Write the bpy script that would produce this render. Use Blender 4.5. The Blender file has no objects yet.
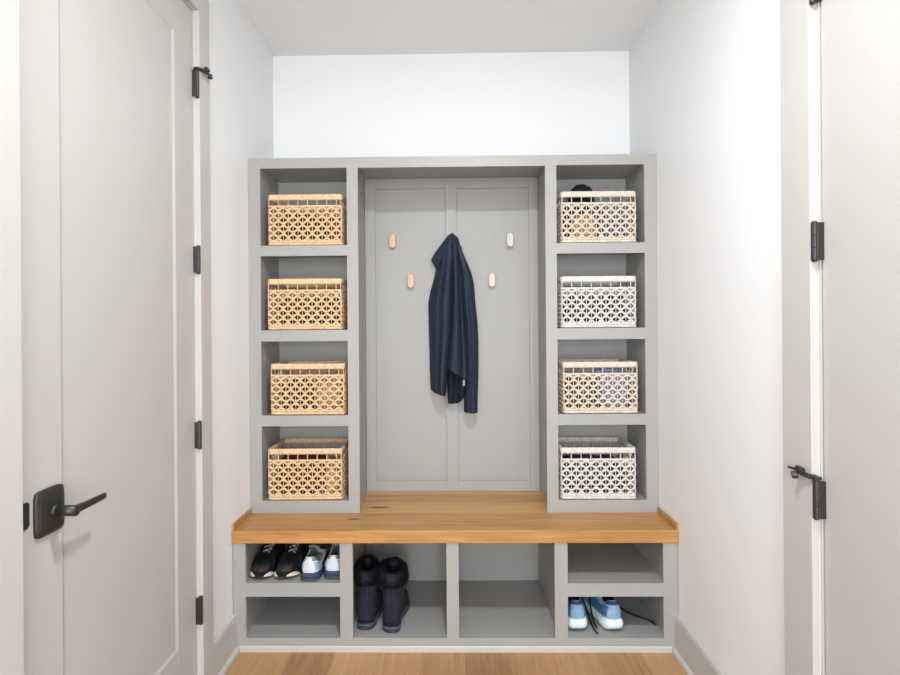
import bpy, bmesh, math, random
from mathutils import Vector, Matrix, noise
random.seed(7)
PI = math.pi
SC = bpy.context.scene
COL = SC.collection

# ------------------------------------------------------------------ helpers
class MB:
    def __init__(self):
        self.bm = bmesh.new()
    def box(self, x0, x1, y0, y1, z0, z1):
        vs = [self.bm.verts.new((x, y, z)) for x in (x0, x1) for y in (y0, y1) for z in (z0, z1)]
        for f in ((0, 1, 3, 2), (4, 6, 7, 5), (0, 4, 5, 1), (2, 3, 7, 6), (0, 2, 6, 4), (1, 5, 7, 3)):
            self.bm.faces.new([vs[i] for i in f])
        return self
    def loft(self, rings, cap=True, closed=True, loop=False):
        R = [[self.bm.verts.new(p) for p in r] for r in rings]
        n = len(R[0])
        pairs = list(zip(R[:-1], R[1:]))
        if loop:
            pairs.append((R[-1], R[0]))
        for a, b in pairs:
            for i in range(n if closed else n - 1):
                j = (i + 1) % n
                self.bm.faces.new((a[i], a[j], b[j], b[i]))
        if cap and not loop:
            self.bm.faces.new(list(reversed(R[0])))
            self.bm.faces.new(R[-1])
        return self
    def tube(self, pts, r, n=8, closed=False, rz=None):
        pts = [Vector(p) for p in pts]
        m = len(pts)
        rings = []
        up = Vector((0, 0, 1))
        for i, p in enumerate(pts):
            if closed:
                t = pts[(i + 1) % m] - pts[i - 1]
            else:
                t = pts[min(i + 1, m - 1)] - pts[max(i - 1, 0)]
            if t.length < 1e-9:
                t = Vector((0, 1, 0))
            t.normalize()
            u = up
            if abs(t.dot(u)) > 0.95:
                u = Vector((0, 1, 0)) if abs(t.y) < .9 else Vector((1, 0, 0))
            a = t.cross(u).normalized()
            b = a.cross(t).normalized()
            rr = r[i] if isinstance(r, (list, tuple)) else r
            rb = rr if rz is None else rz
            rings.append([p + a * (rr * math.cos(2 * PI * k / n)) + b * (rb * math.sin(2 * PI * k / n)) for k in range(n)])
        return self.loft(rings, cap=not closed, loop=closed)
    def cyl(self, p0, p1, r, n=20, r1=None):
        return self.tube([p0, p1], [r, r if r1 is None else r1], n)
    def sphere(self, c, rx, ry=None, rz=None, u=16, v=10):
        ry = rx if ry is None else ry
        rz = rx if rz is None else rz
        rings = []
        for j in range(1, v):
            ph = PI * j / v
            rings.append([(c[0] + rx * math.sin(ph) * math.cos(2 * PI * i / u), c[1] + ry * math.sin(ph) * math.sin(2 * PI * i / u), c[2] - rz * math.cos(ph)) for i in range(u)])
        return self.loft(rings)
    def prism(self, poly, axis, a0, a1):
        def P(p, a):
            return {'x': (a, p[0], p[1]), 'y': (p[0], a, p[1]), 'z': (p[0], p[1], a)}[axis]
        return self.loft([[P(p, a0) for p in poly], [P(p, a1) for p in poly]])
    def build(self, name, mat, parent=None, bevel=0.0, seg=2, smooth=False, subsurf=0):
        bmesh.ops.recalc_face_normals(self.bm, faces=self.bm.faces)
        me = bpy.data.meshes.new(name)
        if parent is not None and parent.get('_o') is not None:
            bmesh.ops.translate(self.bm, verts=self.bm.verts, vec=-Vector(parent['_o']))
        self.bm.to_mesh(me)
        self.bm.free()
        if smooth:
            for p in me.polygons:
                p.use_smooth = True
        o = bpy.data.objects.new(name, me)
        COL.objects.link(o)
        me.materials.append(mat)
        if parent is not None:
            o.parent = parent
            if parent.get('_o') is not None:
                o['_o'] = list(parent['_o'])
        if bevel:
            m = o.modifiers.new('bevel', 'BEVEL')
            m.width = bevel
            m.segments = seg
            m.limit_method = 'ANGLE'
            m.angle_limit = math.radians(40)
        if subsurf:
            m = o.modifiers.new('sub', 'SUBSURF')
            m.levels = subsurf
            m.render_levels = subsurf
        return o

def tag(o, label=None, cat=None, group=None, kind=None):
    if label: o['label'] = label
    if cat: o['category'] = cat
    if group: o['group'] = group
    if kind: o['kind'] = kind
    return o

def root(name, loc, label, cat, group=None, kind=None, world=True):
    """Empty at a thing's base. world=True: its parts are written in world metres."""
    o = bpy.data.objects.new(name, None)
    o.empty_display_size = .05
    COL.objects.link(o)
    o.location = loc
    if world:
        o['_o'] = list(loc)
    return tag(o, label, cat, group, kind)

def copy_tree(o, parent=None):
    c = o.copy()
    COL.objects.link(c)
    if parent is not None:
        c.parent = parent
    for ch in list(o.children):
        copy_tree(ch, c)
    return c

# ------------------------------------------------------------------ materials
def srgb(r, g, b):
    f = lambda c: (c / 255 / 12.92) if c / 255 <= .04045 else ((c / 255 + .055) / 1.055) ** 2.4
    return (f(r), f(g), f(b), 1)

def newmat(name):
    m = bpy.data.materials.new(name)
    m.use_nodes = True
    nt = m.node_tree
    return m, nt, nt.nodes['Principled BSDF']

def N(nt, t, **k):
    n = nt.nodes.new(t)
    for a, b in k.items():
        setattr(n, a, b)
    return n

def plain(name, col, rough=.5, metal=0.0, bump=0.0, scale=200.0, vary=0.0, vscale=8.0, spec=.5, detail=3.0, sheen=0.0):
    m, nt, p = newmat(name)
    p.inputs['Base Color'].default_value = col
    p.inputs['Roughness'].default_value = rough
    p.inputs['Metallic'].default_value = metal
    p.inputs['Specular IOR Level'].default_value = spec
    if sheen:
        p.inputs['Sheen Weight'].default_value = sheen
    tc = N(nt, 'ShaderNodeTexCoord')
    if bump:
        nz = N(nt, 'ShaderNodeTexNoise')
        nz.inputs['Scale'].default_value = scale
        nz.inputs['Detail'].default_value = detail
        nt.links.new(tc.outputs['Object'], nz.inputs['Vector'])
        b = N(nt, 'ShaderNodeBump')
        b.inputs['Strength'].default_value = bump
        b.inputs['Distance'].default_value = .002
        nt.links.new(nz.outputs['Fac'], b.inputs['Height'])
        nt.links.new(b.outputs['Normal'], p.inputs['Normal'])
    if vary:
        nz = N(nt, 'ShaderNodeTexNoise')
        nz.inputs['Scale'].default_value = vscale
        nz.inputs['Detail'].default_value = 4
        nt.links.new(tc.outputs['Object'], nz.inputs['Vector'])
        hs = N(nt, 'ShaderNodeHueSaturation')
        hs.inputs['Color'].default_value = col
        mr = N(nt, 'ShaderNodeMapRange')
        mr.inputs['From Min'].default_value = .3
        mr.inputs['From Max'].default_value = .7
        mr.inputs['To Min'].default_value = 1 - vary
        mr.inputs['To Max'].default_value = 1 + vary
        nt.links.new(nz.outputs['Fac'], mr.inputs['Value'])
        nt.links.new(mr.outputs['Result'], hs.inputs['Value'])
        nt.links.new(hs.outputs['Color'], p.inputs['Base Color'])
    return m

def wood(name, stops, axis, plank, offset, rough, grain_scale=1.0, gap=True, knots=(), length=None, contrast=1.0):
    """Boards running along `axis`; each board has a tone of its own, grain stretched along it."""
    m, nt, p = newmat(name)
    L = nt.links.new
    tc = N(nt, 'ShaderNodeTexCoord')
    sep = N(nt, 'ShaderNodeSeparateXYZ')
    L(tc.outputs['Object'], sep.inputs[0])
    along, across = ('X', 'Y') if axis == 'x' else ('Y', 'X')
    def math_(op, a, b=None):
        n = N(nt, 'ShaderNodeMath', operation=op)
        for i, v in enumerate((a, b)):
            if v is None: continue
            if isinstance(v, (int, float)): n.inputs[i].default_value = v
            else: L(v, n.inputs[i])
        return n.outputs[0]
    s = math_('DIVIDE', math_('ADD', sep.outputs[across], offset), plank)
    idx = math_('FLOOR', s)
    fr = math_('FRACT', s)
    wn = N(nt, 'ShaderNodeTexWhiteNoise', noise_dimensions='1D')
    if length:
        w0 = N(nt, 'ShaderNodeTexWhiteNoise', noise_dimensions='1D')
        L(idx, w0.inputs['W'])
        l2 = math_('DIVIDE', math_('ADD', sep.outputs[along], math_('MULTIPLY', w0.outputs['Value'], length)), length)
        iy = math_('FLOOR', l2)
        L(math_('ADD', idx, math_('MULTIPLY', iy, 17.31)), wn.inputs['W'])
    else:
        L(idx, wn.inputs['W'])
    comb = N(nt, 'ShaderNodeCombineXYZ')
    L(math_('MULTIPLY', sep.outputs[along], 2.2 * grain_scale), comb.inputs[0])
    L(math_('MULTIPLY', sep.outputs[across], 42 * grain_scale), comb.inputs[1])
    L(math_('ADD', math_('MULTIPLY', sep.outputs['Z'], 42 * grain_scale), math_('MULTIPLY', wn.outputs['Value'], 37)), comb.inputs[2])
    g = N(nt, 'ShaderNodeTexNoise')
    g.inputs['Scale'].default_value = 1
    g.inputs['Detail'].default_value = 6
    g.inputs['Roughness'].default_value = .62
    g.inputs['Distortion'].default_value = .6
    L(comb.outputs[0], g.inputs['Vector'])
    c2 = N(nt, 'ShaderNodeCombineXYZ')
    L(math_('MULTIPLY', sep.outputs[along], 9 * grain_scale), c2.inputs[0])
    L(math_('MULTIPLY', sep.outputs[across], 260 * grain_scale), c2.inputs[1])
    L(math_('MULTIPLY', sep.outputs['Z'], 260 * grain_scale), c2.inputs[2])
    g2 = N(nt, 'ShaderNodeTexNoise')
    g2.inputs['Scale'].default_value = 1
    g2.inputs['Detail'].default_value = 3
    L(c2.outputs[0], g2.inputs['Vector'])
    v = math_('ADD', math_('MULTIPLY', g.outputs['Fac'], .62 * contrast), math_('MULTIPLY', wn.outputs['Value'], .42))
    v = math_('ADD', v, math_('MULTIPLY', math_('SUBTRACT', g2.outputs['Fac'], .5), .34 * contrast))
    cr = N(nt, 'ShaderNodeValToRGB')
    cr.color_ramp.elements[0].position = stops[0][0]
    cr.color_ramp.elements[0].color = stops[0][1]
    cr.color_ramp.elements[1].position = stops[-1][0]
    cr.color_ramp.elements[1].color = stops[-1][1]
    for q, c in stops[1:-1]:
        e = cr.color_ramp.elements.new(q)
        e.color = c
    L(v, cr.inputs[0])
    out = cr.outputs[0]
    if gap:
        e = math_('MINIMUM', fr, math_('SUBTRACT', 1, fr))
        msk = N(nt, 'ShaderNodeMapRange')
        msk.inputs['From Min'].default_value = 0
        msk.inputs['From Max'].default_value = .0012 / plank
        msk.inputs['To Min'].default_value = .55
        msk.inputs['To Max'].default_value = 1
        L(e, msk.inputs['Value'])
        mx = N(nt, 'ShaderNodeMix', data_type='RGBA', blend_type='MULTIPLY')
        mx.inputs[0].default_value = 1
        L(out, mx.inputs[6])
        L(msk.outputs[0], mx.inputs[7])
        out = mx.outputs[2]
    for (kx, ky, rx, ry) in knots:
        dx = math_('DIVIDE', math_('SUBTRACT', sep.outputs['X'], kx), rx)
        wob = math_('MULTIPLY', math_('SUBTRACT', g.outputs['Fac'], .5), ry * 1.2)
        dy = math_('DIVIDE', math_('ADD', math_('SUBTRACT', sep.outputs['Y'], ky), wob), ry)
        d = math_('ADD', math_('MULTIPLY', dx, dx), math_('MULTIPLY', dy, dy))
        mr = N(nt, 'ShaderNodeMapRange')
        mr.inputs['From Min'].default_value = .15
        mr.inputs['From Max'].default_value = 1.4
        mr.inputs['To Min'].default_value = .95
        mr.inputs['To Max'].default_value = 0
        L(d, mr.inputs['Value'])
        mx = N(nt, 'ShaderNodeMix', data_type='RGBA')
        L(mr.outputs[0], mx.inputs[0])
        L(out, mx.inputs[6])
        mx.inputs[7].default_value = srgb(70, 38, 18)
        out = mx.outputs[2]
    L(out, p.inputs['Base Color'])
    p.inputs['Roughness'].default_value = rough
    b = N(nt, 'ShaderNodeBump')
    b.inputs['Strength'].default_value = .12
    b.inputs['Distance'].default_value = .001
    L(g2.outputs['Fac'], b.inputs['Height'])
    L(b.outputs['Normal'], p.inputs['Normal'])
    return m

M = {}
M['wall'] = plain('wall_paint', (.81, .82, .83, 1), .6, bump=.10, scale=90, spec=.3)
M['ceiling'] = plain('ceiling_texture', (.82, .822, .82, 1), .8, bump=.55, scale=70, spec=.2)
M['trim'] = plain('greige_trim_paint', (.51, .496, .474, 1), .38, bump=.02, scale=60, spec=.45)
M['door'] = plain('greige_door_paint', (.475, .461, .441, 1), .40, bump=.03, scale=40, spec=.45)
M['cab'] = plain('grey_cabinet_paint', (.345, .340, .330, 1), .42, bump=.02, scale=80, spec=.45)
M['cabin'] = M['cab']
M['black'] = plain('black_bronze_metal', (.014, .013, .012, 1), .42, metal=.0, bump=.04, scale=300, spec=.6)
M['bench'] = wood('honey_oak', [(.25, srgb(162, 114, 62)), (.5, srgb(196, 147, 88)), (.72, srgb(208, 162, 101)), (.95, srgb(220, 179, 122))],
                  'x', .135, .03, .38, gap=False, knots=((-.345, .046, .055, .014), (-.435, -.107, .032, .011)))
M['floor'] = wood('oak_floor_boards', [(.25, srgb(146, 108, 74)), (.5, srgb(174, 133, 93)), (.75, srgb(192, 151, 109)), (.98, srgb(210, 171, 128))],
                  'y', .178, .135, .5, gap=True, length=1.7)
M['maple'] = wood('pale_peg_wood', [(.25, srgb(200, 162, 132)), (.6, srgb(216, 182, 154)), (.95, srgb(226, 197, 172))], 'y', 1, 0, .5, gap=False)
M['maple_white'] = wood('paler_peg_wood', [(.25, srgb(205, 190, 178)), (.6, srgb(218, 206, 196)), (.95, srgb(230, 220, 212))], 'y', 1, 0, .5, gap=False)  # paler tone for the two pegs on the right
def rattan(name, c):
    return plain(name, c, .6, bump=.5, scale=260, vary=.16, vscale=75, spec=.3)
M['tan'] = rattan('tan_seagrass', srgb(218, 186, 148))
M['tan_cast_beige'] = rattan('seagrass_in_pale_light', srgb(212, 198, 182))  # same seagrass, with the right side's light cast put into the colour
M['tan_cast_white'] = rattan('seagrass_in_white_light', srgb(212, 206, 200))  # same seagrass again, paled further to carry the cast of light
M['jacket'] = plain('navy_shell_fabric', srgb(38, 46, 63), .68, bump=0, spec=.25)
M['jacket_in'] = plain('dark_jacket_lining', srgb(24, 32, 46), .8, bump=.2, scale=500, spec=.2)
M['chrome'] = plain('dull_steel', (.12, .12, .125, 1), .45, metal=1, bump=.02)
M['whitecloth'] = plain('grey_tag_fabric', srgb(150, 152, 156), .8, bump=.2, scale=400)
M['fabric'] = {}
def fabric(n, c, rough=.85):
    if n not in M:
        M[n] = plain(n, c, rough, bump=.3, scale=350, vary=.12, vscale=20, spec=.25)
    return M[n]
M['glass'] = plain('window_glass', (.9, .95, 1, 1), .05)
M['glass'].node_tree.nodes['Principled BSDF'].inputs['Transmission Weight'].default_value = 1

# ------------------------------------------------------------------ room
W = .915            # half width of the hall
YW = 2.776          # wall behind the shelves
YB = -2.6           # wall behind the viewer
HC = 2.74
T = .12
def struct(name, mb, mat, label, cat, **k):
    o = mb.build(name, mat, **k)
    return tag(o, label, cat, None, 'structure')

struct('floor', MB().box(-W - T, W + T, YB - T, YW + T, -.08, 0), M['floor'], 'honey brown oak plank floor running toward the bench', 'floor')
struct('ceiling', MB().box(-W - T, W + T, YB - T, YW + T, HC, HC + .08), M['ceiling'], 'lightly textured white ceiling above the shelves', 'ceiling')
struct('wall_back', MB().box(-W - T, W + T, YW, YW + T, 0, HC), M['wall'], 'white wall behind and above the grey shelving', 'wall')
DL = (1.112, 1.9139, 2.470)      # left door opening y0 y1 ztop
DR = (.585, 1.3665, 2.470)
def side_wall(name, sx, d, label):
    mb = MB()
    xa, xb = (-W - T, -W) if sx < 0 else (W, W + T)
    mb.box(xa, xb, YB, d[0], 0, HC)
    mb.box(xa, xb, d[1], YW, 0, HC)
    mb.box(xa, xb, d[0], d[1], d[2], HC)
    return struct(name, mb, M['wall'], label, 'wall')
side_wall('wall_left', -1, DL, 'white left wall between the panelled door and the shelves')
side_wall('wall_right', 1, DR, 'white right wall between the flat door and the shelves')
mb = MB()
WX = (-.45, .75); WZ = (.25, 2.15)  # opening added for the fill light
mb.box(-W - T, WX[0], YB - T, YB, 0, HC); mb.box(WX[1], W + T, YB - T, YB, 0, HC)
mb.box(WX[0], WX[1], YB - T, YB, 0, WZ[0]); mb.box(WX[0], WX[1], YB - T, YB, WZ[1], HC)
struct('wall_front', mb, M['wall'], 'white wall with an added window opening at the far end of the hall', 'wall')

# doors -------------------------------------------------------------
def lerp(a, b, t): return a + (b - a) * t
def hinge(parent, sx, y, z, xk, stop=0):
    """sx: wall side; barrel at y, leaf on the door edge toward the viewer."""
    h = MB()
    r = .0075
    for k in range(3):
        z0 = z - .047 + k * .03133
        h.cyl((xk, y, z0 + .0006), (xk, y, z0 + .0307), r, 18)
    h.sphere((xk, y, z + .0475), r * .9, None, .004, 14, 8)
    h.sphere((xk, y, z - .0475), r * .9, None, .004, 14, 8)
    ho = h.build('hinge', M['black'], parent, smooth=False)
    lf = MB()
    xf = sx * W
    a, b = sorted((xk, xf + sx * .012))
    lf.box(a, b, y - .0095, y - .003, z - .0465, z + .0465)
    lf.build('leaf', M['black'], ho, bevel=.001)
    sc = MB()
    for dz in (-.029, 0.0, .029):
        sc.cyl((xk, y - .0072, z + dz), (xk - sx * .0012, y - .0072, z + dz), .0018, 12, .0014)
    sc.build('screw', M['black'], ho)
    if stop:
        s = MB()
        zt = z + .054
        s.box(xk - .009, xk + .009, y - .009, y + .009, zt - .004, zt + .003)
        # flat arm, threaded rod with rubber tip, and round bumper
        xo = sx * (W - .028)
        s.tube([(xk, y, zt), (lerp(xk, xo, .7), y + .012, zt + .001), (xo, y + .030, zt + .002), (xo - sx * .002, y + .045, zt + .003)], [.0065, .006, .0055, .005], 10)
        s.tube([(xo, y + .030, zt + .008), (xo, y + .060, zt + .006), (xo, y + .088, zt + .005)], .0032, 10)
        s.cyl((xo - sx * .004, y + .024, zt + .011), (xo - sx * .004, y + .046, zt + .013), .0075, 14)
        s.cyl((xo - sx * .002, y + .048, zt - .004), (xo - sx * .014, y + .052, zt - .007), .0095, 16)
        s.build('door_stop', M['black'], ho, bevel=.001)
    return ho

# left door: shaker panel
d1 = root('door_1', (-W, DL[0], 0), 'greige shaker panel door with black lever handle on the left', 'door', None, 'structure')
xs = -.9172          # slab face
y0, y1, zt = 1.126, 1.9030, 2.460
mb = MB()
st = .124
mb.box(xs - .035, xs, y0, y0 + st, .012, zt)
mb.box(xs - .035, xs, y1 - st, y1, .012, zt)
mb.box(xs - .035, xs, y0 + st, y1 - st, zt - .13, zt)
mb.box(xs - .035, xs, y0 + st, y1 - st, .012, .265)
mb.build('slab', M['door'], d1, bevel=.0012)
mb = MB(); mb.box(xs - .028, xs - .0050, y0 + st - .004, y1 - st + .004, .26, zt - .126)
mb.build('panel', M['door'], d1)
mb = MB()     # sloped bead around the panel
for (a, b) in ((y0 + st, 1), (y1 - st, -1)):
    mb.loft([[(xs - .0003, a - b * .0005, z), (xs - .0049, a + b * .010, z), (xs - .010, a - b * .0005, z)] for z in (.265, zt - .13)])
for (z, b) in ((.265, 1), (zt - .13, -1)):
    mb.loft([[(xs - .0003, y, z - b * .0005), (xs - .0049, y, z + b * .010), (xs - .012, y, z - b * .0005)] for y in (y0 + st, y1 - st)])
mb.build('panel_bead', M['door'], d1)
def casing(parent, sx, d, w=.0835):
    mb = MB()
    a, b = sorted((sx * W, sx * (W - .018)))
    far = d[1] + .0015
    mb.box(a, b, far, far + w, .0, d[2] + w)
    mb.box(a, b, d[0] - .002 - w, d[0] - .002, 0, d[2] + w)
    mb.box(a, b, d[0] - .002, far, d[2] + .0, d[2] + w)
    mb.build('casing', M['trim'], parent, bevel=.0015)
    j = MB()
    a, b = sorted((sx * (W + .0005), sx * (W + T)))
    jt = .0065
    j.box(a, b, d[1] - jt, d[1], 0, d[2]); j.box(a, b, d[0], d[0] + jt, 0, d[2]); j.box(a, b, d[0] + jt, d[1] - jt, d[2] - jt, d[2])
    j.build('jamb', M['trim'], parent)
    s = MB()   # stop strip closing the gap behind the slab
    a, b = sorted((sx * (W + .060), sx * (W + .085)))
    s.box(a, b, d[0] + jt, d[0] + jt + .012, 0, d[2] - jt); s.box(a, b, d[1] - jt - .012, d[1] - jt, 0, d[2] - jt); s.box(a, b, d[0] + jt + .012, d[1] - jt - .012, d[2] - jt - .012, d[2] - jt)
    s.build('stop_strip', M['trim'], parent)
casing(d1, -1, DL)
for z, s in ((.331, 0), (.955, 0), (1.579, 0), (2.206, 1)):
    hinge(d1, -1, 1.9100, z, -.9030, s)
# lever handle: pillow rose, neck, flat lever
hd = root('handle', (xs, 1.205, .927), None, None)
hd.parent = d1
hd.location = Vector((xs, 1.205, .927)) - Vector(d1['_o'])
cy, cz = 1.2045, .9245
rings = []
for dx, hy, hz in ((0, .0435, .0520), (.005, .044, .0525), (.008, .042, .051), (.013, .035, .042), (.016, .021, .027), (.017, .006, .008)):
    ring = []
    for k in range(40):
        a = 2 * PI * k / 40
        c, s = math.cos(a), math.sin(a)
        q = (abs(c) ** 9 + abs(s) ** 9) ** (-1 / 9)
        bul = 1 + .05 * (abs(math.cos(2 * a)) - 0) * (1 if dx > 0 else 1)
        ring.append((xs + dx, cy + hy * c * q * (.97 + .03 * abs(c)), cz + hz * s * q * (.97 + .03 * abs(s))))
    rings.append(ring)
MB().loft(rings).build('rose', M['black'], hd, smooth=False, bevel=.0006)
mb = MB()
mb.cyl((xs + .014, cy, cz), (xs + .024, cy, cz), .0165, 28, .0125)
mb.cyl((xs + .022, cy, cz), (xs + .066, cy, cz), .0118, 28, .0122)
mb.sphere((xs + .066, cy, cz), .0035, .0118, .0118, 20, 10)
mb.build('neck', M['black'], hd, smooth=True)
rings = []
for y, xo, h, w in ((cy + .004, .055, .0085, .006), (cy + .02, .056, .0085, .0055), (cy + .06, .057, .0075, .005), (cy + .10, .057, .0068, .0045), (cy + .116, .056, .0064, .0042)):
    rings.append([(xs + xo + w * sx, y, cz - .001 + h * sz) for sx, sz in ((-1, -1), (1, -1), (1, 1), (-1, 1))])
MB().loft(rings).build('lever', M['black'], hd, bevel=.002, seg=3)
mb = MB()
mb.loft([[(xs + dx, y, z) for y, z in ((1.1265, .906), (1.143, .907), (1.1475, .912), (1.1475, .958), (1.143, .963), (1.1265, .964))] for dx in (.0003, .004)])
mb.build('strike_plate', M['black'], d1, bevel=.001)

# right door: flat slab
d2 = root('door_2', (W, DR[0], 0), 'flat greige door with black hinges at the right edge', 'door', None, 'structure')
xr = .919
mb = MB().box(xr, xr + .035, .596, 1.3552, .012, 2.460)
mb.build('slab', M['door'], d2, bevel=.0012)
casing(d2, 1, DR, .118)
for z, s in ((.255, 0), (.8965, 1), (1.5385, 0), (2.180, 0)):
    hinge(d2, 1, 1.3575, z, .9010, s)

# baseboards with shoe moulding
def baseboard(name, sx, spans, label):
    mb = MB(); sh = MB()
    for (a, b) in spans:
        x0, x1 = sx * (W - .0005), sx * (W - .016)
        mb.prism([(x0, 0), (x1, 0), (x1, .138), (x1 + sx * .004, .150), (x1 + sx * .010, .153), (x0, .153)], 'y', a, b)
        q = [(x1, .0), (x1 - sx * .012, 0), (x1 - sx * .0115, .009), (x1 - sx * .007, .016), (x1, .019)]
        sh.prism(q, 'y', a, b)
    o = mb.build(name, M['trim'], None)
    tag(o, label, 'baseboard', None, 'structure')
    s = sh.build('shoe_moulding', M['trim'], o)
    return o
baseboard('baseboard_left', -1, ((YB, 1.02), (2.0005, 2.216)), 'pale baseboard on the left wall beside the bench')
baseboard('baseboard_right', 1, ((YB, .463), (1.4865, 2.216)), 'pale baseboard on the right wall beside the bench')
# unseen window frame added around the fill light behind the viewer
wn = root('added_window_1', (.15, YB, WZ[0]), 'added white window frame around the fill light behind the viewer', 'window', None, 'structure')
mb = MB()
mb.box(WX[0], WX[0] + .05, YB - .1, YB - .02, WZ[0], WZ[1]); mb.box(WX[1] - .05, WX[1], YB - .1, YB - .02, WZ[0], WZ[1])
mb.box(WX[0] + .05, WX[1] - .05, YB - .1, YB - .02, WZ[0], WZ[0] + .05); mb.box(WX[0] + .05, WX[1] - .05, YB - .1, YB - .02, WZ[1] - .05, WZ[1])
mb.build('added_window_frame', M['trim'], wn)

# ------------------------------------------------------------------ bench cabinet
YF = 2.2163
G = M['cab']
bc = root('shoe_cabinet', (0, YF, 0), 'low grey bench cabinet with six open shoe cubbies under the wooden top', 'cabinet')
ZB = .4490
FX = ((-.912, -.860), (-.470, -.417), (-.031, .019), (.412, .465), (.8545, .912))
mb = MB()
for a, b in FX:
    mb.box(a, b, YF, YF + .02, .0, ZB)
for a, b, z0, z1 in ((-.860, -.470, 0, .0565), (-.417, -.031, 0, .057), (.019, .412, 0, .057), (.465, .8545, 0, .057), (-.860, -.470, .2265, .2825), (.465, .8545, .2270, .2813)):
    mb.box(a, b, YF, YF + .02, z0, z1)
mb.build('face_frame', G, bc)
yb0, yb1 = 2.724, 2.740
for a, b in ((-.912, -.8705), (.8655, .912)):
    MB().box(a, b, YF + .0205, yb1, 0, ZB).build('side_panel', G, bc)
for a, b in ((-.457, -.434), (-.018, .008), (.427, .454)):
    MB().box(a, b, YF + .0205, yb0, .057, ZB).build('divider', G, bc)
MB().box(-.8700, .8650, YF + .0205, yb0, .037, .0562).build('bottom_panel', G, bc)
MB().box(-.8700, .8650, yb0 + .0005, yb1, .037, ZB).build('back_panel', G, bc)
MB().box(-.8700, -.4575, YF + .0205, yb0, .2625, .2823).build('shelf', G, bc)
MB().box(.4545, .8650, YF + .0205, yb0, .2610, .2811).build('shelf', G, bc)
MB().box(-.4335, -.359, 2.680, yb0, .057, ZB).build('corner_cleat', G, bc, bevel=.001)
MB().prism([(YF - .0005, 0), (YF - .0042, 0), (YF - .0042, .019), (YF - .003, .023), (YF - .0005, .0245)], 'x', -.886, .886).build('toe_moulding', M['trim'], bc)

# bench top -----------------------------------------------------------
ZT = .5012
bt = root('oak_bench', (0, 2.45, .4495), 'honey oak bench top spanning wall to wall', 'bench')
MB().box(-.9135, .9135, 2.2066, 2.768, .4495, ZT).build('slab', M['bench'], bt, bevel=.0022, seg=3)
MB().box(-.9140, -.9055, 2.211, 2.4165, ZT + .0003, .5275).build('side_splash', M['bench'], bt, bevel=.001)
MB().box(.9055, .9140, 2.211, 2.4165, ZT + .0003, .5275).build('side_splash', M['bench'], bt, bevel=.001)

# ------------------------------------------------------------------ shelf towers
YT = 2.4175
ZTOP = 2.099
ZR = ((2.053, 2.0985), (1.6585, 1.7053), (1.2748, 1.3250), (.8928, .9410), (.5018, .5575))   # rails; tops are the shelf tops
def tower(s, label):
    t = root('shelf_tower', (s * .666, YT, ZT), label, 'shelf unit')
    def B(mb, x0, x1, *r):
        a, b = sorted((s * x0, s * x1))
        return mb.box(a, b, *r)
    mb = MB()
    B(mb, .860, .9140, YT, YT + .02, .5018, ZTOP); B(mb, .4195, .4695, YT, YT + .02, .5018, ZTOP)
    for z0, z1 in ZR:
        B(mb, .4695, .860, YT, YT + .02, z0, z1)
    mb.build('face_frame', G, t)
    yb = 2.682
    B(MB(), .8625, .9140, YT + .0205, 2.768, .5018, ZTOP).build('side_panel', G, t)
    B(MB(), .4385, .4670, YT + .0205, 2.768, .5018, ZTOP).build('side_panel', G, t)
    B(MB(), .4675, .8620, yb, yb + .018, .5018, ZTOP).build('back_panel', G, t)
    B(MB(), .4675, .8620, YT + .0205, yb - .0005, 2.060, ZTOP).build('top_panel', G, t)
    for z0, z1 in ZR[1:]:
        B(MB(), .4675, .8620, YT + .0205, yb - .0005, max(z1 - .020, .5018), z1 - .0003).build('shelf', G, t)
    return t
tower(-1, 'tall grey shelf tower at the left wall holding four tan baskets')
tower(1, 'tall grey shelf tower at the right wall holding four pale baskets')

# centre coat panel ----------------------------------------------------
YP = 2.7313
cp = root('coat_rack', (0, YP, ZT), 'grey two panel coat backboard with header between the shelf towers', 'coat rack')
mb = MB()
for a, b in ((-.4375, -.3860), (-.0285, .0265), (.3910, .4375)):
    mb.box(a, b, YP, YP + .012, ZT + .001, 2.0885)
for z0, z1 in ((ZT + .001, .5555), (2.036, 2.0885)):
    mb.box(-.3860, -.0285, YP, YP + .012, z0, z1); mb.box(.0265, .3910, YP, YP + .012, z0, z1)
mb.build('panel_frame', G, cp, bevel=.0012)
MB().box(-.4375, .4375, YP + .0122, YP + .03, ZT + .001, 2.0885).build('backboard', G, cp)
MB().box(-.4190, .4190, YT, YT + .02, 2.0515, ZTOP).build('header_rail', G, cp)
MB().box(-.4375, .4375, YT + .0205, 2.768, 2.0892, ZTOP).build('top_panel', G, cp)

# ------------------------------------------------------------------ pegs
def peg(x, z, ys, mat, label):
    r = root('coat_peg', (x, ys, z), label, 'coat hook', 'wooden pegs on the coat panel')
    rings = []
    for dy, k in ((-.018, 1.0), (-.026, 1.0), (-.0285, .96), (-.030, .86)):
        ring = []
        for i in range(36):
            a = 2 * PI * i / 36
            c, s_ = math.cos(a), math.sin(a)
            ring.append((x + .0165 * k * c, ys + dy, z + (.0165 * k) * s_ + (.0185 if s_ > 0 else -.0185)))
        rings.append(ring)
    MB().loft(rings).build('peg_head', mat, r, bevel=.001)
    MB().cyl((x, ys - .018, z), (x, ys - .0004, z), .0095, 18).build('peg_stem', mat, r)
    return r
YR = YP + .012
peg(-.2979, 1.7690, YR, M['maple'], 'upper of the two tan wooden pegs left of the navy jacket')
peg(-.2073, 1.5670, YR, M['maple'], 'lower tan wooden peg beside the jacket collar, left of it')
peg(.2951, 1.7707, YR, M['maple_white'], 'upper of the two pale wooden pegs right of the navy jacket')
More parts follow.
